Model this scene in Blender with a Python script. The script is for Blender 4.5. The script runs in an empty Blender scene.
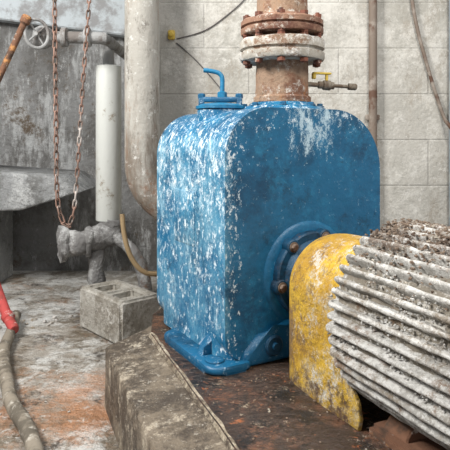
import bpy, bmesh, math, random
from mathutils import Vector, Matrix, noise
random.seed(7)
SC=bpy.context.scene
COL=SC.collection
try: SC.view_settings.view_transform='Standard'
except Exception: pass
H=0.98

# ---------------------------------------------------------------- materials
def N(nt,t,**k):
    n=nt.nodes.new(t)
    for a,b in k.items(): setattr(n,a,b)
    return n
def L(nt,a,b): nt.links.new(a,b)
def mapr(nt,sock,a,b,c=0,d=1,smooth=True):
    m=N(nt,'ShaderNodeMapRange'); m.interpolation_type='SMOOTHSTEP' if smooth else 'LINEAR'
    L(nt,sock,m.inputs['Value'])
    m.inputs['From Min'].default_value=a; m.inputs['From Max'].default_value=b
    m.inputs['To Min'].default_value=c; m.inputs['To Max'].default_value=d
    return m.outputs['Result']
def mixc(nt,f,a,b):
    m=N(nt,'ShaderNodeMix',data_type='RGBA')
    L(nt,f,m.inputs[0])
    for s,v in ((m.inputs[6],a),(m.inputs[7],b)):
        if isinstance(v,tuple): s.default_value=(*v,1)
        else: L(nt,v,s)
    return m.outputs[2]
def math_(nt,op,a,b):
    m=N(nt,'ShaderNodeMath',operation=op)
    for i,v in enumerate((a,b)):
        if isinstance(v,(int,float)): m.inputs[i].default_value=v
        else: L(nt,v,m.inputs[i])
    return m.outputs[0]
def material(name,base,layers=(),rough=.6,metal=0,bump=.3,bscale=40,brick=None,bdist=.01):
    m=bpy.data.materials.new(name); m.use_nodes=True; nt=m.node_tree
    bs=nt.nodes['Principled BSDF']
    tc=N(nt,'ShaderNodeTexCoord'); co=tc.outputs['Object']
    sep=N(nt,'ShaderNodeSeparateXYZ'); L(nt,co,sep.inputs[0])
    col=base
    bumph=None
    if brick:
        cb=N(nt,'ShaderNodeCombineXYZ'); L(nt,sep.outputs[0],cb.inputs[0]); L(nt,sep.outputs[2],cb.inputs[1])
        br=N(nt,'ShaderNodeTexBrick'); L(nt,cb.outputs[0],br.inputs['Vector'])
        br.inputs['Scale'].default_value=1; br.inputs['Brick Width'].default_value=brick[0]; br.inputs['Row Height'].default_value=brick[1]
        br.inputs['Mortar Size'].default_value=.007; br.inputs['Mortar Smooth'].default_value=1
        br.inputs['Color1'].default_value=(*base,1); br.inputs['Color2'].default_value=(*[c*.95 for c in base],1)
        br.inputs['Mortar'].default_value=(*[c*.80 for c in base],1)
        col=br.outputs['Color']; bumph=br.outputs['Fac']
    for i,l in enumerate(layers):
        mp=N(nt,'ShaderNodeMapping'); mp.inputs['Scale'].default_value=l.get('stretch',(1,1,1)); mp.inputs['Location'].default_value=(i*3.7,i*1.3,i*2.1)
        L(nt,co,mp.inputs['Vector'])
        nz=N(nt,'ShaderNodeTexNoise'); nz.inputs['Scale'].default_value=l.get('scale',5); nz.inputs['Detail'].default_value=l.get('detail',8)
        nz.inputs['Roughness'].default_value=l.get('nr',.6); nz.inputs['Distortion'].default_value=l.get('dist',0)
        L(nt,mp.outputs[0],nz.inputs['Vector'])
        f=nz.outputs['Fac']
        if 'mask' in l:
            for mk in (l['mask'] if isinstance(l['mask'],list) else [l['mask']]):
                ax,a,b=mk[:3]
                md=mk[3] if len(mk)>3 else -.14
                g=mapr(nt,sep.outputs[ax],a,b,md,0.0)
                f=math_(nt,'ADD',f,g)
        if 'spot' in l:
            x,y,z,r0,r1,dd=l['spot']
            vd=N(nt,'ShaderNodeVectorMath',operation='DISTANCE'); L(nt,co,vd.inputs[0]); vd.inputs[1].default_value=(x,y,z)
            f=math_(nt,'ADD',f,mapr(nt,vd.outputs['Value'],r0,r1,0,-dd))
        f=mapr(nt,f,l['lo'],l['hi'],0,l.get('amt',1))
        col=mixc(nt,f,col,l['color'])
    if isinstance(col,tuple): bs.inputs['Base Color'].default_value=(*col,1)
    else: L(nt,col,bs.inputs['Base Color'])
    bs.inputs['Roughness'].default_value=rough; bs.inputs['Metallic'].default_value=metal
    if bump:
        nz=N(nt,'ShaderNodeTexNoise'); nz.inputs['Scale'].default_value=bscale; nz.inputs['Detail'].default_value=8; nz.inputs['Roughness'].default_value=.65
        L(nt,co,nz.inputs['Vector'])
        h=nz.outputs['Fac']
        if bumph is not None:
            h=math_(nt,'SUBTRACT',h,math_(nt,'MULTIPLY',bumph,.35))
        bp=N(nt,'ShaderNodeBump'); bp.inputs['Strength'].default_value=bump; bp.inputs['Distance'].default_value=bdist
        L(nt,h,bp.inputs['Height']); L(nt,bp.outputs[0],bs.inputs['Normal'])
    return m
WH=(.63,.71,.74)
M={}
M['blue']=material('chipped_blue_paint',(.005,.103,.212),[
  dict(color=(.003,.048,.105),scale=3.2,lo=.44,hi=.64,nr=.72),
  dict(color=(.018,.185,.33),scale=5,lo=.49,hi=.68,amt=.8,nr=.80),
  dict(color=(.004,.026,.050),scale=8,lo=.56,hi=.67,amt=.65,nr=.80),
  dict(color=(.10,.28,.40),scale=5,lo=.39,hi=.64,mask=[(0,-.26,-.33,-.3)],amt=.85,nr=.85),
  dict(color=(.30,.48,.58),scale=12,lo=.505,hi=.60,stretch=(1,1,.7),mask=[(0,-.25,-.325,-.22),(2,.0,.7,-.04)],nr=.88,amt=.75),
  dict(color=WH,scale=55,lo=.53,hi=.575,stretch=(1,1,.6),mask=[(0,-.19,-.31,-.14),(2,.1,.7,-.025)],nr=.80),
  dict(color=WH,scale=18,lo=.565,hi=.595,stretch=(1,1,.6),mask=[(0,-.20,-.315,-.17),(2,.2,.7,-.04)],nr=.92,amt=.9),
  dict(color=WH,scale=40,lo=.54,hi=.59,mask=(2,.66,.81,-.15),nr=.85,amt=.95),
  dict(color=(.48,.62,.68),scale=26,lo=.47,hi=.55,stretch=(1,1,.5),spot=(.02,-.28,.77,.04,.27,.30),nr=.92,amt=.85),
  dict(color=(.42,.58,.65),scale=45,lo=.60,hi=.65,nr=.85,amt=.75),
 ],rough=.40,bump=.5,bscale=18)
M['blue_plain']=material('worn_blue_paint',(.004,.085,.178),[
  dict(color=(.002,.035,.075),scale=7,lo=.45,hi=.68,nr=.68),
  dict(color=(.13,.30,.42),scale=8,lo=.58,hi=.72,amt=.55,nr=.8),
  dict(color=(.48,.58,.64),scale=30,lo=.575,hi=.625,nr=.90,amt=.8),
  dict(color=(.20,.10,.055),scale=16,lo=.64,hi=.72,nr=.7,amt=.6),
 ],rough=.42,bump=.4,bscale=40)
M['blue_cap']=material('bright_blue_paint',(.006,.145,.28),[
  dict(color=(.003,.06,.12),scale=8,lo=.48,hi=.66,nr=.7),
  dict(color=(.45,.56,.62),scale=26,lo=.60,hi=.66,nr=.9,amt=.7),
 ],rough=.42,bump=.3,bscale=40)
M['blue_dark']=material('grimy_dark_blue_paint',(.002,.047,.10),[
  dict(color=(.002,.016,.035),scale=8,lo=.45,hi=.62,nr=.75),
  dict(color=(.01,.11,.22),scale=10,lo=.56,hi=.70,amt=.6,nr=.78),
  dict(color=(.35,.42,.46),scale=26,lo=.60,hi=.66,nr=.9,amt=.6),
  dict(color=(.14,.07,.04),scale=12,lo=.56,hi=.66,nr=.8,amt=.7),
 ],rough=.5,bump=.5,bscale=40)
M['yellow']=material('chipped_yellow_paint',(.56,.345,.024),[
  dict(color=(.38,.21,.016),scale=5,lo=.42,hi=.60,nr=.78),
  dict(color=(.42,.38,.30),scale=4.5,lo=.47,hi=.60,mask=(1,-.04,-.34,-.09),nr=.88,amt=.8),
  dict(color=(.16,.095,.05),scale=6,lo=.51,hi=.61,stretch=(1,1,.6),nr=.88,amt=.9),
  dict(color=(.57,.555,.51),scale=10,lo=.53,hi=.58,mask=(1,-.04,-.34,-.08),nr=.95,amt=.85),
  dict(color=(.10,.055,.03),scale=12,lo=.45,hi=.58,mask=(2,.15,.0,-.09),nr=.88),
  dict(color=(.09,.06,.04),scale=20,lo=.57,hi=.63,amt=.85,nr=.92),
 ],rough=.85,bump=1,bscale=28,bdist=.018)
M['motor']=material('crusted_grey_motor_paint',(.37,.355,.325),[
  dict(color=(.23,.19,.145),scale=5,lo=.45,hi=.58,nr=.85),
  dict(color=(.60,.585,.55),scale=8,lo=.46,hi=.56,nr=.90),
  dict(color=(.18,.105,.06),scale=7,lo=.55,hi=.64,amt=.8,nr=.86),
  dict(color=(.15,.105,.075),scale=9,lo=.42,hi=.54,mask=(2,.39,.48,-.5),amt=.9,nr=.82),
  dict(color=(.67,.66,.63),scale=22,lo=.54,hi=.60,amt=.85,nr=.92),
 ],rough=.95,bump=1,bscale=60,bdist=.014)
M['motor_dark']=material('grimy_motor_core',(.19,.165,.13),[
  dict(color=(.42,.40,.36),scale=16,lo=.49,hi=.58,nr=.86),dict(color=(.13,.075,.04),scale=9,lo=.52,hi=.64,nr=.8)],rough=.95,bump=.8)
M['rustpipe']=material('rust_stained_pipe',(.26,.17,.11),[
  dict(color=(.15,.065,.035),scale=7,lo=.45,hi=.59,nr=.78),
  dict(color=(.50,.46,.40),scale=9,lo=.53,hi=.62,nr=.85),
  dict(color=(.34,.14,.05),scale=9,lo=.54,hi=.64,stretch=(1,1,.4),nr=.82,amt=.8),
  dict(color=(.05,.035,.03),scale=16,lo=.58,hi=.67,nr=.8)],rough=.85,bump=.8)
M['redflange']=material('rust_brown_flange',(.25,.14,.09),[
  dict(color=(.13,.055,.035),scale=8,lo=.46,hi=.58,nr=.82),
  dict(color=(.50,.45,.38),scale=10,lo=.54,hi=.62,nr=.86),
  dict(color=(.05,.035,.03),scale=16,lo=.58,hi=.66,nr=.8)],rough=.9,bump=.8)
M['whitering']=material('limed_flange',(.36,.33,.28),[
  dict(color=(.18,.11,.07),scale=9,lo=.48,hi=.58,nr=.84),
  dict(color=(.58,.56,.52),scale=10,lo=.50,hi=.59,nr=.86),
  dict(color=(.06,.045,.035),scale=16,lo=.57,hi=.65,nr=.8)],rough=.9,bump=.8)
M['redrust']=material('red_brown_nut',(.17,.06,.035),[
  dict(color=(.06,.03,.022),scale=22,lo=.45,hi=.65),
  dict(color=(.45,.38,.31),scale=24,lo=.57,hi=.66,nr=.75)],rough=.85,bump=.5)
M['rust']=material('rusty_steel',(.15,.07,.038),[
  dict(color=(.06,.035,.022),scale=12,lo=.45,hi=.62),
  dict(color=(.36,.17,.06),scale=20,lo=.53,hi=.65),
  dict(color=(.42,.38,.33),scale=30,lo=.60,hi=.68)],rough=.9,bump=.6)
M['chainrust']=material('rusty_chain_iron',(.20,.115,.085),[
  dict(color=(.09,.065,.05),scale=14,lo=.45,hi=.62),
  dict(color=(.38,.34,.31),scale=8,lo=.52,hi=.62)],rough=.8,bump=.2)
M['bolt']=material('rust_streaked_bolt',(.22,.16,.12),[
  dict(color=(.10,.05,.03),scale=30,lo=.45,hi=.6)],rough=.6,metal=.3,bump=.3)
M['greypipe']=material('painted_grey_pipe',(.32,.305,.27),[
  dict(color=(.44,.425,.385),scale=3,lo=.42,hi=.62,stretch=(1,1,.3),nr=.7),
  dict(color=(.17,.14,.11),scale=5,lo=.46,hi=.62,stretch=(1,1,.25),nr=.78),
  dict(color=(.22,.12,.065),scale=7,lo=.52,hi=.66,stretch=(1,1,.3),nr=.78,amt=.75),
  dict(color=(.20,.11,.065),scale=7,lo=.45,hi=.62,mask=(2,1.2,.6,-.16),nr=.85,amt=.8),
  dict(color=(.08,.065,.05),scale=12,lo=.54,hi=.66,stretch=(1,1,.5),nr=.75,amt=.8),
  dict(color=(.60,.59,.56),scale=22,lo=.56,hi=.65,amt=.7,nr=.78)],rough=.75,bump=.6)
M['pvc']=material('dusty_white_plastic',(.50,.51,.48),[
  dict(color=(.36,.355,.32),scale=4,lo=.45,hi=.66,stretch=(1,1,.3),nr=.7),
  dict(color=(.22,.18,.13),scale=10,lo=.57,hi=.69,nr=.75)],rough=.55,bump=.15)
M['darkpipe']=material('encrusted_dark_pipe',(.16,.155,.15),[
  dict(color=(.36,.36,.35),scale=8,lo=.48,hi=.61,nr=.78),
  dict(color=(.12,.07,.045),scale=6,lo=.54,hi=.68,nr=.7)],rough=.9,bump=.9,bscale=30,bdist=.02)
M['lightpipe']=material('dusty_light_pipe',(.25,.25,.245),[
  dict(color=(.12,.105,.095),scale=9,lo=.48,hi=.62,nr=.7),],rough=.8,bump=.5)
M['wallblock']=material('painted_block_wall',(.45,.43,.385),[
  dict(color=(.35,.335,.295),scale=1.6,lo=.42,hi=.62,nr=.76),
  dict(color=(.56,.54,.49),scale=2.6,lo=.48,hi=.62,nr=.82),
  dict(color=(.31,.275,.225),scale=4,lo=.52,hi=.65,stretch=(1.2,1.2,.7),amt=.7,nr=.85),
  dict(color=(.57,.55,.505),scale=8,lo=.53,hi=.61,amt=.75,nr=.88),
  dict(color=(.24,.215,.18),scale=20,lo=.56,hi=.64,amt=.75,nr=.88),
  dict(color=(.66,.645,.60),scale=26,lo=.56,hi=.63,amt=.6,nr=.88)],rough=.95,bump=.65,brick=(.48,.245),bscale=34,bdist=.013)
M['walldark']=material('stained_dark_concrete',(.21,.21,.206),[
  dict(color=(.105,.10,.093),scale=1.3,lo=.42,hi=.60,nr=.76),
  dict(color=(.38,.385,.38),scale=2.2,lo=.49,hi=.63,stretch=(1.6,1.6,.5),nr=.84),
  dict(color=(.48,.485,.475),scale=10,lo=.55,hi=.63,stretch=(1.5,1.5,.6),nr=.88,amt=.8),
  dict(color=(.10,.075,.052),scale=4,lo=.52,hi=.65,nr=.84)],rough=.95,bump=.9,bscale=22,bdist=.03)
M['band']=material('pale_band_concrete',(.45,.49,.51),[
  dict(color=(.26,.26,.26),scale=5,lo=.45,hi=.62,nr=.75)],rough=.9,bump=.4)
M['floor']=material('dusty_wet_concrete_floor',(.32,.29,.25),[
  dict(color=(.15,.12,.085),scale=2.2,lo=.45,hi=.57,nr=.78),
  dict(color=(.52,.51,.48),scale=3.0,lo=.49,hi=.59,dist=.4,nr=.82),
  dict(color=(.60,.595,.57),scale=5.0,lo=.44,hi=.56,spot=(-1.3,1.9,0,.5,1.3,.25),nr=.84,amt=.85),
  dict(color=(.40,.18,.08),scale=3.8,lo=.36,hi=.56,spot=(-.54,.46,0,.10,.62,.34),amt=.75,nr=.88),
  dict(color=(.30,.16,.085),scale=3.1,lo=.53,hi=.65,amt=.6,nr=.84),
  dict(color=(.045,.035,.027),scale=4.5,lo=.54,hi=.61,amt=.9,nr=.86),
  dict(color=(.62,.61,.58),scale=18,lo=.56,hi=.63,amt=.75,nr=.88)],rough=.36,bump=1,bscale=14,bdist=.04)
M['pedestal']=material('oil_stained_concrete',(.15,.118,.083),[
  dict(color=(.052,.038,.026),scale=4,lo=.43,hi=.56,nr=.84),
  dict(color=(.34,.29,.22),scale=8,lo=.53,hi=.60,nr=.92),
  dict(color=(.038,.028,.020),scale=16,lo=.55,hi=.62,nr=.88),
  dict(color=(.48,.44,.37),scale=28,lo=.57,hi=.62,amt=.8,nr=.90)],rough=.6,bump=.7,bscale=36,bdist=.014)
M['plate']=material('wet_rusty_base_plate',(.048,.030,.021),[
  dict(color=(.13,.06,.032),scale=6,lo=.48,hi=.62,nr=.80),
  dict(color=(.013,.010,.008),scale=7,lo=.48,hi=.59,nr=.82),
  dict(color=(.32,.27,.20),scale=14,lo=.57,hi=.63,nr=.90),
  dict(color=(.27,.09,.03),scale=20,lo=.59,hi=.67,nr=.75)],rough=.24,bump=1,bscale=30,bdist=.018)
M['rim']=material('worn_tan_edge',(.17,.135,.092),[
  dict(color=(.42,.365,.275),scale=10,lo=.46,hi=.56,nr=.92),
  dict(color=(.055,.038,.026),scale=9,lo=.49,hi=.56,nr=.94)],rough=.7,bump=.9)
M['cinder']=material('dirty_cinder_block',(.33,.31,.27),[
  dict(color=(.19,.168,.135),scale=5,lo=.46,hi=.60,nr=.82),
  dict(color=(.47,.45,.41),scale=7,lo=.51,hi=.62,nr=.86),
  dict(color=(.14,.12,.10),scale=34,lo=.57,hi=.64,nr=.82)],rough=.95,bump=.9,bscale=45,bdist=.015)
M['trough']=material('dust_caked_slab',(.25,.255,.255),[
  dict(color=(.14,.14,.135),scale=3,lo=.45,hi=.58,nr=.84),
  dict(color=(.41,.415,.41),scale=5,lo=.49,hi=.61,nr=.88)],rough=.95,bump=1,bscale=22,bdist=.03)
M['hose']=material('muddy_grey_hose',(.20,.17,.13),[
  dict(color=(.09,.075,.055),scale=12,lo=.45,hi=.6),
  dict(color=(.36,.33,.28),scale=20,lo=.54,hi=.64,nr=.75)],rough=.8,bump=.6)
M['yhose']=material('ochre_tube',(.26,.18,.09),[dict(color=(.13,.095,.06),scale=14,lo=.5,hi=.65)],rough=.7,bump=.2)
M['red']=material('faded_red_rubber',(.38,.05,.045),[dict(color=(.20,.04,.03),scale=14,lo=.48,hi=.64),dict(color=(.5,.42,.38),scale=20,lo=.57,hi=.66,nr=.75)],rough=.8,bump=.4)
M['brass']=material('tarnished_grey_metal',(.22,.185,.14),[dict(color=(.12,.08,.05),scale=25,lo=.45,hi=.62)],rough=.7,metal=.1,bump=.3)
M['ylever']=material('yellow_lever_coat',(.62,.43,.06),[dict(color=(.22,.12,.05),scale=25,lo=.58,hi=.70)],rough=.5,bump=.2)
M['conduit']=material('brown_conduit',(.17,.13,.10),[dict(color=(.30,.26,.22),scale=8,lo=.5,hi=.66),dict(color=(.10,.05,.03),scale=12,lo=.52,hi=.64)],rough=.7,bump=.2)
M['wire']=material('dark_wire',(.10,.09,.085),rough=.6,bump=0)
M['debris']=material('dry_rust_flakes',(.16,.115,.082),[
  dict(color=(.38,.34,.28),scale=20,lo=.54,hi=.62),dict(color=(.07,.045,.03),scale=14,lo=.5,hi=.6)],rough=.95,bump=.3)
M['rubble']=material('grey_rubble',(.42,.40,.37),[
  dict(color=(.24,.20,.15),scale=8,lo=.50,hi=.62),dict(color=(.56,.56,.54),scale=14,lo=.56,hi=.64)],rough=.95,bump=.5)
M['bluepipe']=material('faded_blue_conduit',(.24,.27,.30),[dict(color=(.35,.36,.36),scale=8,lo=.48,hi=.62)],rough=.6,bump=.2)

# ---------------------------------------------------------------- mesh helpers
def finish(name,bm,mat,parent=None,loc=(0,0,0),rot=(0,0,0),smooth=35,label=None):
    bmesh.ops.remove_doubles(bm,verts=bm.verts,dist=1e-6)
    bmesh.ops.recalc_face_normals(bm,faces=bm.faces)
    me=bpy.data.meshes.new(name); bm.to_mesh(me); bm.free()
    if smooth:
        for p in me.polygons: p.use_smooth=True
        try: me.set_sharp_from_angle(angle=math.radians(smooth))
        except Exception: pass
    ms=mat if isinstance(mat,list) else [mat]
    for m in ms: me.materials.append(M[m])
    o=bpy.data.objects.new(name,me); COL.objects.link(o)
    o.location=loc; o.rotation_euler=rot
    if parent: o.parent=parent
    if label: o['label']=label
    return o
def lumpy(o,amp,fr):
    me=o.data
    ns=[v.normal.copy() for v in me.vertices]
    for v,n in zip(me.vertices,ns): v.co+=n*(noise.noise(v.co*fr)*amp+noise.noise(v.co*fr*3)*amp*.5)
def top(o,label,cat,group=None,kind=None):
    o['label']=label; o['category']=cat
    if group: o['group']=group
    if kind: o['kind']=kind
    return o
def empty(name,loc,rotz,label,cat,group=None):
    o=bpy.data.objects.new(name,None); COL.objects.link(o); o.location=loc; o.rotation_euler=(0,0,rotz); o.empty_display_size=.1
    return top(o,label,cat,group)
def frame_of(d):
    d=d.normalized(); u=Vector((0,0,1)) if abs(d.z)<.9 else Vector((1,0,0))
    x=d.cross(u).normalized(); y=x.cross(d).normalized(); return x,y
def sweep(bm,path,r,seg=12,closed=False,caps=True):
    P=[Vector(p) for p in path]; n=len(P); R=r if isinstance(r,(list,tuple)) else [r]*n
    rings=[]; x=None
    for i,p in enumerate(P):
        if closed: t=(P[(i+1)%n]-P[i-1])
        else: t=P[min(i+1,n-1)]-P[max(i-1,0)]
        t.normalize()
        if x is None: x,_=frame_of(t)
        x=(x-t*x.dot(t)).normalized(); y=t.cross(x)
        rings.append([bm.verts.new(p+(x*math.cos(2*math.pi*k/seg)+y*math.sin(2*math.pi*k/seg))*R[i]) for k in range(seg)])
    m=n if closed else n-1
    for i in range(m):
        a,b=rings[i],rings[(i+1)%n]
        for k in range(seg): bm.faces.new((a[k],a[(k+1)%seg],b[(k+1)%seg],b[k]))
    if caps and not closed:
        bm.faces.new(rings[0][::-1]); bm.faces.new(rings[-1])
    return bm
def smoothpath(pts,n=8):
    P=[Vector(p) for p in pts]; out=[]
    for i in range(len(P)-1):
        p0=P[max(i-1,0)];p1=P[i];p2=P[i+1];p3=P[min(i+2,len(P)-1)]
        for k in range(n):
            t=k/n
            out.append(.5*((2*p1)+(p2-p0)*t+(2*p0-5*p1+4*p2-p3)*t*t+(3*p1-p0-3*p2+p3)*t**3))
    out.append(P[-1]); return out
def lathe(bm,prof,o=(0,0,0),axis=(0,0,1),seg=48):
    o=Vector(o); a=Vector(axis).normalized(); x,y=frame_of(a); rings=[]
    for r,h in prof:
        if r<1e-5: rings.append([bm.verts.new(o+a*h)])
        else: rings.append([bm.verts.new(o+a*h+(x*math.cos(2*math.pi*k/seg)+y*math.sin(2*math.pi*k/seg))*r) for k in range(seg)])
    for A,B in zip(rings,rings[1:]):
        for k in range(seg):
            k2=(k+1)%seg
            if len(A)==1 and len(B)==1: continue
            if len(A)==1: bm.faces.new((A[0],B[k2],B[k]))
            elif len(B)==1: bm.faces.new((A[k],A[k2],B[0]))
            else: bm.faces.new((A[k],A[k2],B[k2],B[k]))
    if len(rings[0])>1: bm.faces.new(rings[0][::-1])
    if len(rings[-1])>1: bm.faces.new(rings[-1])
    return bm
def box(bm,c,s,bev=0,seg=2,rotz=0):
    r=bmesh.ops.create_cube(bm,size=1)
    vs=r['verts']
    for v in vs: v.co=Vector((v.co.x*s[0],v.co.y*s[1],v.co.z*s[2]))
    if bev:
        es=list({e for v in vs for e in v.link_edges})
        rr=bmesh.ops.bevel(bm,geom=es,offset=bev,segments=seg,affect='EDGES',profile=.5)
        vs=list({v for f in rr['faces'] for v in f.verts}|{v for v in vs if v.is_valid})
    mt=Matrix.Translation(Vector(c))@Matrix.Rotation(rotz,4,'Z')
    for v in vs: v.co=mt@v.co
def prism(bm,poly,axis,a,b,bev=0,seg=3,allb=False):
    def P(p,h): return Vector((p[0],h,p[1])) if axis=='y' else (Vector((p[0],p[1],h)) if axis=='z' else Vector((h,p[0],p[1])))
    A=[bm.verts.new(P(p,a)) for p in poly]; B=[bm.verts.new(P(p,b)) for p in poly]; n=len(poly)
    fa=bm.faces.new(A); fb=bm.faces.new(B[::-1]); 
    for i in range(n): bm.faces.new((A[i],B[i],B[(i+1)%n],A[(i+1)%n]))
    if bev:
        es=set(fa.edges)|set(fb.edges)
        if allb: es|={e for v in A for e in v.link_edges}
        bmesh.ops.bevel(bm,geom=list(es),offset=bev,segments=seg,affect='EDGES',profile=.5)
def roundrect(x0,x1,z0,z1,rbl,rbr,rtr,rtl,n=10):
    pts=[]
    for cx,cz,r,a0 in ((x0+rbl,z0+rbl,rbl,180),(x1-rbr,z0+rbr,rbr,270),(x1-rtr,z1-rtr,rtr,0),(x0+rtl,z1-rtl,rtl,90)):
        for k in range(n+1):
            a=math.radians(a0+90*k/n); pts.append((cx+r*math.cos(a),cz+r*math.sin(a)))
    return pts
def hexbolt(parent,loc,axis,r=.013,h=.012,mat='bolt',name='bolt'):
    bm=bmesh.new(); lathe(bm,[(r*1.45,0),(r*1.45,.003)],(0,0,0),axis,16)
    lathe(bm,[(r,.002),(r,h*.8),(r*.8,h)],(0,0,0),axis,6)
    return finish(name,bm,mat,parent,loc,smooth=30)

# ---------------------------------------------------------------- room
def struct(o): o['kind']='structure'; return o
bm=bmesh.new(); box(bm,(0,0,-.05),(7.2,7.2,.1)); o=struct(finish('floor',bm,'floor',loc=(0,1.6,0),smooth=0)); top(o,'dusty stained concrete floor with rust patches','floor')
bm=bmesh.new(); box(bm,(1.975,.075,1.5),(3.95,.15,3)); o=struct(finish('wall_back',bm,'wallblock',loc=(-.35,3.0,0),smooth=0)); top(o,'stained pale concrete block wall','wall')
bm=bmesh.new(); box(bm,(.075,.525,1.5),(.15,1.05,3)); o=struct(finish('wall_side',bm,'wallblock',loc=(-.35,3.15,0),smooth=0)); top(o,'block wall return at the recess','wall')
bm=bmesh.new(); box(bm,(0,.075,1.5),(3.2,.15,3)); o=struct(finish('wall_recess',bm,'walldark',loc=(-1.8,4.2,0),smooth=0)); top(o,'dark stained concrete wall of the recess','wall')
bm=bmesh.new(); box(bm,(-.075,0,1.5),(.15,6.0,3)); o=struct(finish('wall_left',bm,'walldark',loc=(-2.6,1.2,0),smooth=0)); top(o,'dark stained concrete side wall','wall')
bm=bmesh.new(); prism(bm,[(-1.1,.12),(1.1,-.16),(1.1,.55),(-1.1,.55)],'y',-.12,0,.01,1); o=struct(finish('trim_1',bm,'band',loc=(-1.5,4.199,1.86),smooth=0)); top(o,'pale concrete lintel on the recess wall','band')  # pale bluish strip with sloping lower edge, high on the recess wall

# ---------------------------------------------------------------- pedestal
def edge(x0,y0,y): return (x0+.388*(y0-y),y)
def rough(pt,amp,fr): return amp*noise.noise(Vector(pt)*fr)
def ex(y):
    x,_=edge(-.279,2.10,y); return x+rough((x,y,9),.003,5)+rough((x,y,5),.0015,18)
PZ=.240
bm=bmesh.new(); secs=[]
ysx=[.62+(2.06-.62)*k/70 for k in range(71)]+[2.06+.24*k/12 for k in range(1,13)]+[2.5,2.75]
for y in ysx:
    if y<=2.06: xl=edge(-.44,2.06,y)[0]+rough((0,y,3),.003,6)+rough((0,y,7),.002,22)
    elif y<=2.30: t=(y-2.06)/.24; xl=-.44+.14*t
    else: xl=-.30
    xi=ex(y)-.004 if y<2.08 else max(-.285,xl+.01)
    if xi<xl+.012: xi=xl+.012
    sec=[(xl-.004,0),(xl,.10),(xl,.212+rough((5,y,2),.002,12)),(xl+.006,.219)]
    for j in range(1,5):
        t=j/5; sec.append((xl+.006+(xi-xl-.006)*t,.220+(PZ-.006-.220)*t+rough((j,y,6),.002,14)))
    sec+=[(xi,PZ-.003),(xi+.03,PZ-.001),(1.5,PZ-.001),(1.5,0)]
    secs.append([bm.verts.new((x,y,z)) for x,z in sec])
for a,b in zip(secs,secs[1:]):
    n=len(a)
    for k in range(n): bm.faces.new((a[k],a[(k+1)%n],b[(k+1)%n],b[k]))
bm.faces.new(secs[0]); bm.faces.new(secs[-1][::-1])
o=finish('machine_pedestal',bm,'pedestal',smooth=40); top(o,'oil-stained concrete machine pedestal under pump and motor','pedestal')
bp=empty('base_plate',(0,0,PZ),0,'dark wet rusty base plate with worn tan edge','base plate')
bm=bmesh.new()
loop=[]
for k in range(70):
    y=.7+(2.10-.7)*k/69; loop.append((ex(y),y))
loop+=[(-.300,2.33),(-.2,2.70),(1.4,2.70),(1.4,.7)]
prism(bm,loop,'z',0,.015,.003,2); finish('plate',bm,'plate',bp,smooth=30)
bm=bmesh.new()
A=[]
for k in range(71):
    y=.7+(2.11-.7)*k/70; x=ex(y)
    A.append([bm.verts.new(v) for v in ((x-.006,y,0),(x-.004,y,.006),(x-.001,y,.0125),(x+.004,y,.0154),(x+.012+rough((x,y,1),.009,14),y,.0152))])
for a,b in zip(A,A[1:]):
    for k in range(4): bm.faces.new((a[k],b[k],b[k+1],a[k+1]))
bm.faces.new(A[0]);bm.faces.new(A[-1][::-1])
finish('edge_rim',bm,'rim',bp,smooth=80,label='worn tan edge')

# ---------------------------------------------------------------- pump
TH=math.radians(29)
pump=empty('centrifugal_pump',(.150,2.154,.255),TH,'large blue self-priming pump with chipped paint on the base plate','pump')
W,D,HT=.654,.561,.832
bm=bmesh.new()
prism(bm,roundrect(-W/2,W/2,.02,HT,.085,.085,.215,.165,18),'y',-D/2,D/2,.083,10)
prism(bm,roundrect(-W/2+.0006,W/2-.0006,-D/2+.0006,D/2-.0006,.083,.083,.083,.083,10),'z',.012,.20,.010,3)
casing=finish('casing',bm,'blue',pump,smooth=80)
bm=bmesh.new()
prism(bm,roundrect(-W/2-.062,-W/2+.09,-D/2-.028,D/2-.18,.05,.03,.02,.05,6),'z',0,.026,.010,3)
lathe(bm,[(.030,.02),(.030,.031),(.024,.034),(0,.034)],(-W/2-.018,-D/2+.035,0),(0,0,1),20)
finish('foot',bm,'blue_plain',pump,smooth=50)
for yy_ in (-D/2+.05,D/2-.09):
    bm=bmesh.new(); prism(bm,roundrect(W/2-.07,W/2+.065,yy_-.07,yy_+.07,.03,.03,.03,.03,5),'z',0,.026,.008,2); finish('foot',bm,'blue_plain',pump)
bm=bmesh.new(); prism(bm,[(-W/2-.045,.02),(-W/2+.03,.02),(-W/2+.03,.10),(-W/2+.002,.085),(-W/2-.020,.045)],'y',-D/2+.09,-D/2+.13,.012,3); finish('foot_web',bm,'blue_plain',pump,smooth=60)
bm=bmesh.new(); prism(bm,roundrect(-W/2+.02,W/2-.02,-D/2+.02,D/2-.02,.05,.05,.05,.05,5),'z',0,.02,.003,1); finish('skirt',bm,'blue_plain',pump)
bm=bmesh.new(); box(bm,(-W/2-.000,.02,.45),(.006,.17,.19),.003,2); finish('cast_plate',bm,'blue',pump)
SX,SZ=-.006,.272; F=-D/2
bm=bmesh.new(); lathe(bm,[(.188,-.03),(.178,.001),(.166,.006),(.155,.008),(.14,.008)],(SX,F,SZ),(0,-1,0),64); finish('volute_cover',bm,'blue',pump,smooth=60)
bm=bmesh.new(); lathe(bm,[(.146,.003),(.146,.032),(.141,.037),(.120,.037),(.112,.046),(.100,.062),(.092,.08),(.085,.10),(.06,.103),(.06,.11)],(SX,F,SZ),(0,-1,0),64)
for k in range(6):
    a=math.radians(10+60*k); lathe(bm,[(.025,.003),(.025,.038),(.021,.041),(0,.041)],(SX+.134*math.cos(a),F,SZ+.134*math.sin(a)),(0,-1,0),20)
finish('bearing_housing',bm,'blue_dark',pump)
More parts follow.
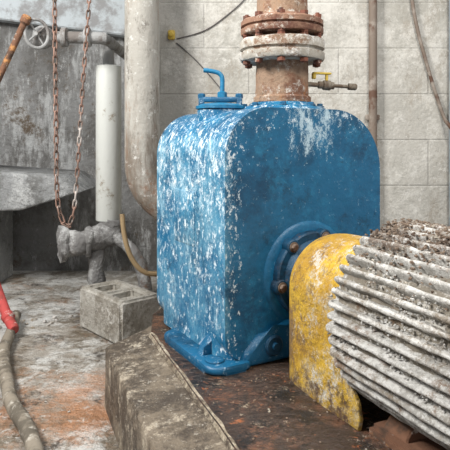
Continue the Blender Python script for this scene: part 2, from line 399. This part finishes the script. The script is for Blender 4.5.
for k in range(6):
    a=math.radians(10+60*k); hexbolt(pump,(SX+.134*math.cos(a),F-.040,SZ+.134*math.sin(a)),(0,-1,0),.012,.013)
bm=bmesh.new(); lathe(bm,[(.026,.1),(.026,.14)],(SX,F,SZ),(0,-1,0),20); finish('shaft',bm,'bolt',pump)
# irregular casting lobe under the shaft flange, with a small square plug
bm=bmesh.new()
prism(bm,[(-.27,0),(-.01,0),(-.005,.05),(-.03,.115),(-.09,.135),(-.15,.105),(-.21,.10),(-.26,.05)],'y',F-.016,F+.07,.020,4)
o=finish('casting_lobe',bm,'blue_plain',pump,smooth=70)
bm=bmesh.new()
lathe(bm,[(.034,-.01),(.034,.008),(.028,.013),(.012,.013),(.012,.024),(0,.025)],(-.155,F-.012,.058),(0,-1,0),20)
finish('drain_plug',bm,'blue_dark',pump,smooth=40)
lx,ly=-.180,.02
bm=bmesh.new(); lathe(bm,[(.088,-.06),(.086,.004),(.080,.008)],(lx,ly,HT),(0,0,1),40); finish('fill_neck',bm,'blue',pump)
bm=bmesh.new(); lathe(bm,[(.076,.006),(.092,.008),(.092,.018),(.070,.026),(.03,.031),(0,.031)],(lx,ly,HT),(0,0,1),40); finish('fill_lid',bm,'blue_cap',pump)
bm=bmesh.new(); box(bm,(lx,ly,HT+.043),(.135,.034,.020),.006,2,rotz=-.5)
for sg in (-1,1):
    box(bm,(lx+sg*.070*math.cos(-.5),ly+sg*.070*math.sin(-.5),HT+.028),(.022,.034,.044),.005,2,rotz=-.5)
    lathe(bm,[(.014,0),(.014,.014),(.010,.018)],(lx+sg*.070*math.cos(-.5),ly+sg*.070*math.sin(-.5),HT+.048),(0,0,1),6)
finish('clamp_bar',bm,'blue_plain',pump)
bm=bmesh.new()
dl=Vector((-math.cos(TH),math.sin(TH),0)) 
b0=Vector((lx+.008,ly,HT+.034))
pth=[b0,b0+Vector((0,0,.05)),b0+Vector((0,0,.086)),b0+Vector((0,0,.102))+dl*.006,b0+Vector((0,0,.111))+dl*.02,b0+Vector((0,0,.117))+dl*.048,b0+Vector((0,0,.119))+dl*.070]
sweep(bm,smoothpath(pth,5),.0085,12)
lathe(bm,[(.018,0),(.018,.024),(.011,.028)],b0+Vector((0,0,.012)),(0,0,1),6)
finish('clamp_handle',bm,'blue_cap',pump)
px,py=.041,-.062
bm=bmesh.new(); lathe(bm,[(.185,-.07),(.168,.004),(.156,.016),(.130,.020),(.122,.030),(.105,.034)],(px,py,HT),(0,0,1),56); finish('discharge_neck',bm,'blue',pump,smooth=60)
for k in range(8):
    a=math.radians(12+45*k); hexbolt(pump,(px+.142*math.cos(a),py+.142*math.sin(a),HT+.017),(0,0,1),.011,.013,'blue_plain')

# ---------------------------------------------------------------- discharge pipe
R2=Matrix.Rotation(TH,3,'Z'); pw=Vector((.150,2.154,.255))+R2@Vector((px,py,HT+.0345))
dp=empty('discharge_pipe',(pw.x,pw.y,pw.z),0,'rust-stained vertical discharge pipe bolted above the blue pump','pipe')
z0=pw.z-.026
def zz(z): return z-z0
def P_(name,prof,mat,seg=56,lump=0):
    bm=bmesh.new(); lathe(bm,prof,seg=seg); o=finish(name,bm,mat,dp)
    if lump: lumpy(o,lump,25)
P_('lower_pipe',[(.108,0),(.108,.018),(.099,.024)]+[(.099,.024+(zz(1.25)-.024)*k/8) for k in range(1,9)],'rustpipe',lump=.003)
P_('lower_flange',[(.11,zz(1.247)),(.155,zz(1.250)),(.160,zz(1.258)),(.160,zz(1.278)),(.149,zz(1.283)),(.149,zz(1.289)),(.159,zz(1.293)),(.159,zz(1.320)),(.154,zz(1.328)),(.11,zz(1.330))],'whitering',lump=.003)
P_('flange_gap_sleeve',[(.102,zz(1.325)),(.102,zz(1.350))],'rust')
P_('upper_flange',[(.11,zz(1.346)),(.153,zz(1.348)),(.156,zz(1.354)),(.156,zz(1.370)),(.147,zz(1.373)),(.147,zz(1.377)),(.156,zz(1.380)),(.156,zz(1.396)),(.150,zz(1.402)),(.118,zz(1.405)),(.104,zz(1.418))],'redflange',lump=.003)
P_('upper_pipe',[(.104,zz(1.412)),(.096,zz(1.43))]+[(.096,zz(1.43+1.5*k/20)) for k in range(1,21)],'rustpipe',lump=.003)
for k in range(10):
    a=2*math.pi*(k+.3)/10; c,s=.137*math.cos(a),.137*math.sin(a)
    bm=bmesh.new(); lathe(bm,[(.008,zz(1.232)),(.008,zz(1.417+random.uniform(0,.012)))],(c,s,0),seg=8)
    for za in (1.235,1.329,1.336,1.403): lathe(bm,[(.016,zz(za)),(.016,zz(za)+.013)],(c,s,0),seg=6)
    finish('stud_bolt',bm,'redrust',dp,smooth=30)
vz=.98+(140-83)*2.13/560
bv=empty('ball_valve',(pw.x,pw.y,vz),math.radians(5),'small grey ball valve with yellow lever screwed into discharge pipe','valve')
bm=bmesh.new(); lathe(bm,[(.009,.097),(.009,.14),(.014,.14),(.014,.155),(.019,.16),(.019,.185),(.014,.19),(.014,.20),(.007,.20),(.007,.255),(.013,.257),(.013,.285),(.009,.29)],(0,0,0),(1,0,-.05),16); finish('valve_body',bm,'brass',bv)
bm=bmesh.new(); lathe(bm,[(.006,.01),(.006,.036)],(.172,0,0),(0,0,1),10); box(bm,(.152,-.005,.036),(.075,.018,.008),.002,1,rotz=.2); box(bm,(.120,-.010,.026),(.014,.016,.024),.003,1,rotz=.2); finish('lever',bm,'ylever',bv,label='yellow coated lever')

# ---------------------------------------------------------------- coupling guard & motor
TM=math.radians(25)
sh=Vector((.276,1.903,.255))
SH=.271
guard=empty('coupling_guard',sh,TM,'arched yellow coupling guard caked with grime between pump and motor','guard')
bm=bmesh.new()
def arch(r,zb,n=32):
    pts=[(-r,zb)]
    for j in range(1,8): pts.append((-r,zb+(SH-zb)*j/8))
    for k in range(n+1):
        a=math.pi*(1-k/n); pts.append((r*math.cos(a),SH+r*math.sin(a)))
    for j in range(7,0,-1): pts.append((r,zb+(SH-zb)*j/8))
    pts.append((r,zb)); return pts
ys=[-.102,-.103,-.107,-.114,-.126,-.143,-.165,-.195,-.23,-.27,-.31,-.35,-.39,-.425,-.432]
rr=[.092,.106,.120,.132,.144,.154,.161,.165,.167,.168,.168,.168,.167,.166,.160]
rings=[]
for y,r in zip(ys,rr): rings.append([bm.verts.new((p[0],y,p[1])) for p in arch(r,0)])
for a,b in zip(rings,rings[1:]):
    for i in range(len(a)-1): bm.faces.new((a[i],a[i+1],b[i+1],b[i]))
ir=[[bm.verts.new((p[0],y,p[1])) for p in arch(r,0)] for y,r in ((-.104,.088),(-.18,.145),(-.432,.150))]
for q in range(2):
    for i in range(len(ir[0])-1): bm.faces.new((ir[q][i],ir[q+1][i],ir[q+1][i+1],ir[q][i+1]))
for a,b in ((rings[0],ir[0]),(rings[-1],ir[-1])):
    for i in range(len(a)-1): bm.faces.new((a[i],b[i],b[i+1],a[i+1]))
for sg in (-1,1):
    prism(bm,[(-.425,0),(-.485,0),(-.492,.03),(-.482,.07),(-.455,.10),(-.425,.12)],'x',sg*.153,sg*.166,.003,2)
finish('guard_shell',bm,'yellow',guard,smooth=60)
for sg in (-1,1):
    bm=bmesh.new(); box(bm,(sg*.135,-.28,.004),(.025,.28,.008),.002,1); finish('mounting_flange',bm,'yellow',guard)
motor=empty('electric_motor',sh,TM,'large finned electric motor crusted with pale dirt behind the yellow guard','motor')
bm=bmesh.new(); C=(0,0,SH)
lathe(bm,[(.03,.30),(.03,.432),(.10,.432),(.190,.437),(.209,.443),(.213,.452),(.213,.47)],C,(0,-1,0),64)
finish('end_bell',bm,'motor',motor)
bm=bmesh.new(); lathe(bm,[(.19,.46)]+[(.217,.463+.53*k/50) for k in range(51)]+[(.19,.995)],C,(0,-1,0),160); o=finish('frame_core',bm,'motor_dark',motor,smooth=80); lumpy(o,.011,26)
bm=bmesh.new(); nf=46
for k in range(nf):
    a=2*math.pi*(k+.5)/nf+random.uniform(-.006,.006)
    if abs(math.sin(a)+1)<.10: continue
    ns=40; prev=None; y0=.442+random.uniform(-.005,.005); c,s=math.cos(a),math.sin(a); dr=random.uniform(-.003,.002)
    for i in range(ns+1):
        y=y0+((.995-y0)*i/ns)
        ro=.241+dr+rough((k*3,y,0),.005,6)+rough((k*5,y,0),.003,30)
        if i==0: ro-=.009
        t=max(.003,.0058+rough((k*3,y,5),.003,14)+rough((k*3,y,11),.0022,45)); w=rough((k*3,y,8),.0015,7)
        ring=[bm.verts.new((c*r-s*(q+w),-y,SH+s*r+c*(q+w))) for r,q in ((.200,-t*2.0),(.220,-t*1.4),(ro-.005,-t),(ro-.0015,-t*.7),(ro,0),(ro-.0015,t*.7),(ro-.005,t),(.220,t*1.4),(.200,t*2.0))]
        if prev:
            for j in range(8): bm.faces.new((prev[j],ring[j],ring[j+1],prev[j+1]))
        else: bm.faces.new(ring)
        prev=ring
    bm.faces.new(prev[::-1])
finish('cooling_fins',bm,'motor',motor,smooth=60)
bm=bmesh.new(); lathe(bm,[(.19,.985),(.242,.99),(.245,1.0),(.245,1.10),(.22,1.14),(.1,1.15),(0,1.15)],C,(0,-1,0),64); finish('fan_cover',bm,'motor',motor)
for sg in (-1,1):
    bm=bmesh.new()
    prism(bm,[(sg*.04,.018),(sg*.135,.018),(sg*.13,.04),(sg*.10,.07),(sg*.04,.08)],'y',-.62,-.54,.004,1)
    prism(bm,[(sg*.04,.018),(sg*.12,.018),(sg*.115,.05),(sg*.09,.09),(sg*.04,.08)],'y',-.95,-.83,.004,1)
    prism(bm,[(sg*.04,.014),(sg*.14,.014),(sg*.14,.028),(sg*.04,.028)],'y',-.97,-.51,.004,1)
    finish('foot',bm,'rust',motor,label='rusty mounting foot')
for sg in (-1,1):
    bm=bmesh.new(); prism(bm,[(sg*.04,.0),(sg*.145,.0),(sg*.145,.014),(sg*.04,.014)],'y',-1.0,-.50,.003,1)
    o=finish('slide_rail',bm,'rust',loc=sh,rot=(0,0,TM)); top(o,'rusty steel slide rail under the electric motor','rail',group='motor slide rails')

def flakes(name,fn,n,smin,smax,mat,label,cat,loc=(0,0,0),rot=0,flat=.22,parent=None):
    bm=bmesh.new()
    for i in range(n):
        p=fn()
        if p is None: continue
        s=random.uniform(smin,smax); rm=Matrix.Rotation(random.uniform(0,6.28),3,'Z')@Matrix.Rotation(random.uniform(-.5,.5),3,'X')@Matrix.Rotation(random.uniform(-.4,.4),3,'Y')
        k=random.randint(4,6); tp=[];bt=[]
        for j in range(k):
            a=2*math.pi*j/k; r=s*random.uniform(.6,1.2)
            v=Vector((r*math.cos(a),r*math.sin(a)*.7,0)); h=Vector((0,0,s*flat))
            tp.append(bm.verts.new(Vector(p)+rm@(v*.85+h))); bt.append(bm.verts.new(Vector(p)+rm@(v*1.1-h)))
        bm.faces.new(tp); bm.faces.new(bt[::-1])
        for j in range(k): bm.faces.new((tp[j],bt[j],bt[(j+1)%k],tp[(j+1)%k]))
    o=finish(name,bm,mat,loc=loc,rot=(0,0,rot),smooth=0,parent=parent); o['kind']='stuff'
    if parent: return o
    return top(o,label,cat)
def fm():
    a=random.gauss(math.pi/2,.36); y=random.uniform(.45,.97); r=.229+random.uniform(-.012,.015)
    return (r*math.cos(a),-y,SH+r*math.sin(a))
flakes('rust_flake',fm,4200,.002,.0065,'debris','dry rust flakes and grit lying on top of the motor','debris',loc=sh,rot=TM,flat=.35)
def fc():
    a=random.uniform(math.pi*.5,math.pi*1.25); y=random.uniform(.445,.97)
    if noise.noise(Vector((a*4,y*9,0)))<-.05: return None
    r=.224+random.uniform(-.006,.010)
    return (r*math.cos(a),-y,SH+r*math.sin(a))
flakes('dirt_crust',fc,3200,.002,.0048,'motor','','',flat=.5,parent=motor)
def fp():
    y=random.uniform(1.0,2.05); x0,_=edge(-.279,2.10,y); x=x0+random.uniform(.02,.5)
    l=Matrix.Rotation(-TH,3,'Z')@(Vector((x,y,0))-Vector((.150,2.154,0)))
    if abs(l.x)<.42 and abs(l.y)<.32: return None
    return (x,y,.258)
flakes('grit',fp,160,.002,.005,'debris','loose grit and rust crumbs on the base plate','debris')

# ---------------------------------------------------------------- cinder block
bm=bmesh.new()
LX,LY,LZ=.41,.235,.215; ZR=.165
xs=[0,.05,.185,.225,.36,.41]; yy=[0,.05,.185,.235]
V={}
def gv(i,j,z):
    k=(i,j,z)
    if k not in V: V[k]=bm.verts.new((xs[i],yy[j],z))
    return V[k]
hol={(1,1),(3,1)}
for i in range(5):
    for j in range(3):
        c=[(i,j),(i+1,j),(i+1,j+1),(i,j+1)]
        bm.faces.new([gv(*q,0) for q in c])
        if (i,j) in hol:
            for q in range(4):
                a,b=c[q],c[(q+1)%4]; bm.faces.new((gv(*a,ZR),gv(*b,ZR),gv(*b,LZ),gv(*a,LZ)))
            bm.faces.new([gv(*q,ZR) for q in c])
        else: bm.faces.new([gv(*q,LZ) for q in c])
for i in range(5):
    for j in (0,3): bm.faces.new((gv(i,j,0),gv(i+1,j,0),gv(i+1,j,LZ),gv(i,j,LZ)))
for j in range(3):
    for i in (0,5): bm.faces.new((gv(i,j,0),gv(i,j+1,0),gv(i,j+1,LZ),gv(i,j,LZ)))
bmesh.ops.recalc_face_normals(bm,faces=bm.faces)
bmesh.ops.bevel(bm,geom=[e for e in bm.edges if e.calc_face_angle(0)>.5],offset=.012,segments=3,affect='EDGES')
o=finish('cinder_block',bm,'cinder',loc=(-.49+.235*.74,2.63+.235*.67,0),rot=(0,0,math.atan2(.74,-.67)),smooth=60)
top(o,'dirty hollow cinder block standing on the floor beside the pedestal','cinder block')

# ---------------------------------------------------------------- big grey pipe
gp=empty('drain_pipe',(-.42,2.84,0),0,'thick stained grey vertical pipe with rusty elbow before the block wall','pipe')
bm=bmesh.new()
rad=.088; zc=.86; Rb=.24
path=[(0,0,2.95),(0,0,2.0),(0,0,1.6),(0,0,1.3),(0,0,1.1),(0,0,zc)]
for k in range(1,13):
    a=math.radians(7.5*k); path.append((Rb*(1-math.cos(a)),-.0,zc-Rb*math.sin(a)))
path+= [(Rb+.15,0,zc-Rb),(Rb+.35,0,zc-Rb)]
sweep(bm,path,rad,32); o=finish('pipe_body',bm,'greypipe',gp,smooth=50)
bm=bmesh.new(); sweep(bm,[(Rb+.06,0,0),(Rb+.06,0,zc-Rb-.06)],.035,12); finish('support_post',bm,'rust',gp)

# ---------------------------------------------------------------- white tube with pipework
wt=empty('plastic_standpipe',(-.665,3.2,0),0,'dusty white plastic standpipe hanging between dark pipe fittings','pipe')
zt=.98+(140-66)*3.2/560; zb=.98-(220-140)*3.2/560
bm=bmesh.new(); lathe(bm,[(.070,zb),(.072,zb+.004),(.072,zt-.004),(.066,zt)],seg=32); finish('tube',bm,'pvc',wt)
bm=bmesh.new(); sweep(bm,smoothpath([(0,0,zt-.01),(0,0,zt+.05),(.0,0,zt+.09)],4),.032,20); finish('upper_fitting',bm,'lightpipe',wt)
bm=bmesh.new(); sweep(bm,smoothpath([(.03,0,zb+.01),(.02,0,zb-.05),(-.03,-.03,zb-.09),(-.12,-.08,zb-.11),(-.22,-.12,zb-.12)],8),.072,28)
lathe(bm,[(.07,0),(.090,.010),(.090,.04),(.07,.045)],(-.08,-.055,zb-.11),(-1,-.35,0),28)
lathe(bm,[(.03,-.01),(.07,0),(.100,.010),(.100,.025),(.100,.045),(.065,.05),(.03,.055)],(-.20,-.11,zb-.12),(-1,-.35,0),28)
sweep(bm,smoothpath([(-.06,-.04,0),(-.06,-.04,.1),(-.06,-.04,zb-.12)],6),.045,16)
o=finish('lower_elbow',bm,'darkpipe',wt,smooth=80); lumpy(o,.022,12)
bm=bmesh.new(); sweep(bm,smoothpath([(.03,-.03,zb-.08),(.12,-.06,zb-.14),(.2,-.08,zb-.26),(.24,-.06,0)],8),.035,14); o=finish('outlet_branch',bm,'darkpipe',wt); lumpy(o,.01,14)
bm=bmesh.new(); sweep(bm,smoothpath([(-.50,2.72,.62),(-.485,2.70,.52),(-.45,2.68,.42),(-.39,2.68,.35),(-.31,2.72,.33),(-.2,2.80,.33)],8),.012,10)
o=finish('rubber_tube',bm,'yhose'); top(o,'thin ochre rubber tube curving behind the pump','tube')

# ---------------------------------------------------------------- hoist chain
pth=smoothpath([(0.0,0,1.25),(0.003,0,.9),(.008,0,.5),(.012,0,.17),(.026,0,.05),(.055,0,0),(.082,0,.05),(.098,0,.2),(.125,0,.62),(.150,0,.95),(.165,0,1.25)],30)
def link(bm,c,t,flip,Lk=.042,Wk=.020,r=.0036):
    t=t.normalized(); s=Vector((0,1,0)); s=(s-t*s.dot(t)).normalized(); b=t.cross(s)
    w=s if flip else b
    w=(w+ (b if flip else s)*.35).normalized()
    pp=[]; h=Lk/2-Wk/2
    for k in range(12):
        a=2*math.pi*k/12; x=math.cos(a)*Wk/2*.8; y=math.sin(a)*Wk/2+(h if math.sin(a)>0 else -h)
        pp.append(c+w*x+t*y)
    sweep(bm,pp,r,6,closed=True)
bm=bmesh.new(); acc=0; fl=False; pitch=.034; nextd=0
for a,b in zip(pth,pth[1:]):
    seg=(b-a).length
    while nextd<=acc+seg:
        c=a+(b-a)*((nextd-acc)/seg); link(bm,c,b-a,fl); fl=not fl; nextd+=pitch
    acc+=seg
o=finish('hoist_chain',bm,'chainrust',loc=(-.733,2.4,.615),smooth=60); top(o,'rusty looped hoist chain hanging from above','chain')

# ---------------------------------------------------------------- valve and lever
hv=empty('gate_valve',(-.975,3.0,1.53),0,'dusty grey gate valve with handwheel on a horizontal pipe','valve')
bm=bmesh.new(); sweep(bm,[(-.02,0,0),(.12,0,.0),(.3,.02,.0),(.33,.03,.0)],.032,18)
lathe(bm,[(.035,0),(.052,.003),(.052,.03),(.035,.033)],(.10,0,-.0),(1,0,0),20)
lathe(bm,[(.035,0),(.052,.003),(.052,.03),(.035,.033)],(.22,.01,-.0),(1,0,0),20)
lathe(bm,[(.02,-.06),(.05,-.04),(.055,0),(.05,.04),(.02,.06)],(0.0,0,0),(0,0,1),20)
sweep(bm,smoothpath([(.25,.02,0),(.32,.08,-.0),(.33,.35,-.0),(.33,1.19,-.0)],6),.030,14)
o=finish('valve_pipe',bm,'lightpipe',hv,smooth=60)
bm=bmesh.new()
ring=[Vector((math.cos(2*math.pi*k/28)*.068*.72,-.10+math.cos(2*math.pi*k/28)*.035,math.sin(2*math.pi*k/28)*.074)) for k in range(28)]
sweep(bm,ring,.009,8,closed=True)
for k in range(4):
    v=ring[k*7+3]; sweep(bm,[Vector((0,-.10,0)),v],.005,6)
sweep(bm,[(0,-.115,0),(0,0,0)],.011,10)
finish('handwheel',bm,'lightpipe',hv,label='pale dusty handwheel')
bm=bmesh.new(); sweep(bm,[(0,0,0),(.19,0,.41)],.017,12); lathe(bm,[(.018,-.01),(.026,0),(.026,.03),(.018,.04)],(.176,0,.38),(.42,0,.9),12)
o=finish('lever_bar',bm,'rust',loc=(-1.20,2.86,1.20)); top(o,'rusty steel lever bar leaning at the gate valve','bar')

# ---------------------------------------------------------------- dust covered ledge
tr=empty('concrete_ledge',(-1.75,3.75,0),0,'rough dust-caked grey concrete ledge standing in the recess','ledge')
bm=bmesh.new(); prism(bm,[(-.75,.50),(.50,.55),(.86,.66),(.74,.76),(.1,.80),(-.75,.84)],'y',-.35,.30,.02,3)
o=finish('slab',bm,'trough',tr,smooth=40)
for x in (-.6,.15):
    bm=bmesh.new(); box(bm,(x,.1,.26),(.14,.4,.52),.01,1); finish('leg',bm,'trough',tr)

# ---------------------------------------------------------------- floor items
hw=[(-1.10,2.95,.06),(-1.06,2.78,.034),(-.99,2.5,.034),(-.88,2.25,.034),(-.77,2.02,.034),(-.64,1.82,.034),(-.54,1.62,.034),(-.42,1.3,.034)]
bm=bmesh.new(); sweep(bm,smoothpath(hw,8),.026,16); hs=finish('floor_hose',bm,'hose',smooth=50); lumpy(hs,.004,20); top(hs,'muddy grey hose lying across the floor','hose')
bm=bmesh.new(); sweep(bm,smoothpath([(-1.25,3.0,.27),(-1.18,2.92,.18),(-1.10,2.83,.09),(-1.03,2.74,.05)],6),[.025]*18+[.022],14)
lathe(bm,[(.026,0),(.032,.004),(.032,.03),(.026,.035)],(-1.105,2.835,.095),(.7,-.7,-.5),16)
o=finish('red_nozzle',bm,'red',smooth=50); top(o,'faded red rubber nozzle at the end of the floor hose','nozzle')
def rb():
    x=random.uniform(-1.9,-.85); y=random.uniform(2.9,3.1)
    return (x,y,.006)
flakes('rubble',rb,40,.006,.018,'rubble','pale broken rubble scattered on the recess floor','rubble',flat=.35)
def rb2():
    x=random.uniform(-1.2,-.35); y=random.uniform(1.5,2.55)
    if x>-.46+.388*(2.06-y)-.05 and y<2.35: return None
    return (x,y,.003)
flakes('gravel',rb2,60,.003,.008,'rubble','small pale gravel on the wet floor','gravel')

# ---------------------------------------------------------------- wall-mounted things
bm=bmesh.new(); sweep(bm,[(0,0,-1.3),(0,0,1.6)],.022,14)
for z in (-.2,.5): box(bm,(0,.01,z),(.075,.02,.03),.004,1)
o=finish('conduit_pipe',bm,'conduit',loc=(.785,2.972,1.3),smooth=40); top(o,'thin brown conduit clamped vertically on the block wall','conduit',)
bm=bmesh.new(); sweep(bm,[(0,0,-1.2),(0,0,1.6)],.022,14)
o=finish('conduit_pipe',bm,'bluepipe',loc=(1.21,2.97,1.3),smooth=40); top(o,'faded blue-grey conduit on the block wall','conduit')
bm=bmesh.new(); sweep(bm,smoothpath([(.95,2.982,2.2),(1.0,2.982,1.70),(1.07,2.982,1.40),(1.16,2.985,1.12),(1.18,2.935,1.05),(1.25,2.93,.95),(1.32,2.982,.85),(1.5,2.982,.75)],8),.010,8)
o=finish('cable',bm,'conduit',smooth=50); top(o,'loose brown cable sagging across the block wall','cable')
def wire(p,label): 
    bm=bmesh.new(); sweep(bm,smoothpath(p,8),.0032,6); o=finish('wire',bm,'wire',smooth=50); top(o,label,'wire')
wire([(-.26,2.995,1.52),(-.1,2.995,1.57),(.05,2.995,1.68),(.12,2.995,1.75)],'thin dark wire on the block wall rising to the pipe')
wire([(-.26,2.995,1.50),(-.15,2.995,1.40),(-.02,2.995,1.25),(.05,2.995,1.15)],'thin dark wire on the block wall dropping behind the pump')
bm=bmesh.new(); box(bm,(0,-.015,0),(.038,.03,.05),.008,2); lathe(bm,[(.014,.03),(.014,.045),(.009,.052),(0,.052)],(0,0,0),(0,-1,0),16)
o=finish('junction_box',bm,'ylever',loc=(-.285,2.999,1.54)); top(o,'small dirty yellow junction box on the block wall','junction box')

# ---------------------------------------------------------------- lights / world / camera
w=bpy.data.worlds.new('World'); SC.world=w; w.use_nodes=True
w.node_tree.nodes['Background'].inputs[0].default_value=(.92,.95,1,1); w.node_tree.nodes['Background'].inputs[1].default_value=.64
def area(loc,tgt,size,power,col):
    l=bpy.data.lights.new('area',type='AREA'); l.size=size; l.energy=power; l.color=col
    o=bpy.data.objects.new('key_fill_light',l); COL.objects.link(o); o.location=loc
    o.rotation_euler=(Vector(tgt)-Vector(loc)).to_track_quat('-Z','Y').to_euler()
area((-1.9,1.0,2.7),(-.3,2.3,.5),.8,165,(1,.985,.96))  # key light added at upper left front, no fixture behind it
area((1.1,.3,2.9),(.4,2.2,.6),.8,62,(1,.97,.92))  # fill light added at upper right front, not a room lamp
cam=bpy.data.cameras.new('Camera'); co=bpy.data.objects.new('Camera',cam); COL.objects.link(co)
co.location=(0,0,H); co.rotation_euler=(math.radians(90),0,0)
cam.sensor_width=36; cam.lens=36*560/450; cam.shift_y=-85/450; cam.clip_start=.02
SC.camera=co
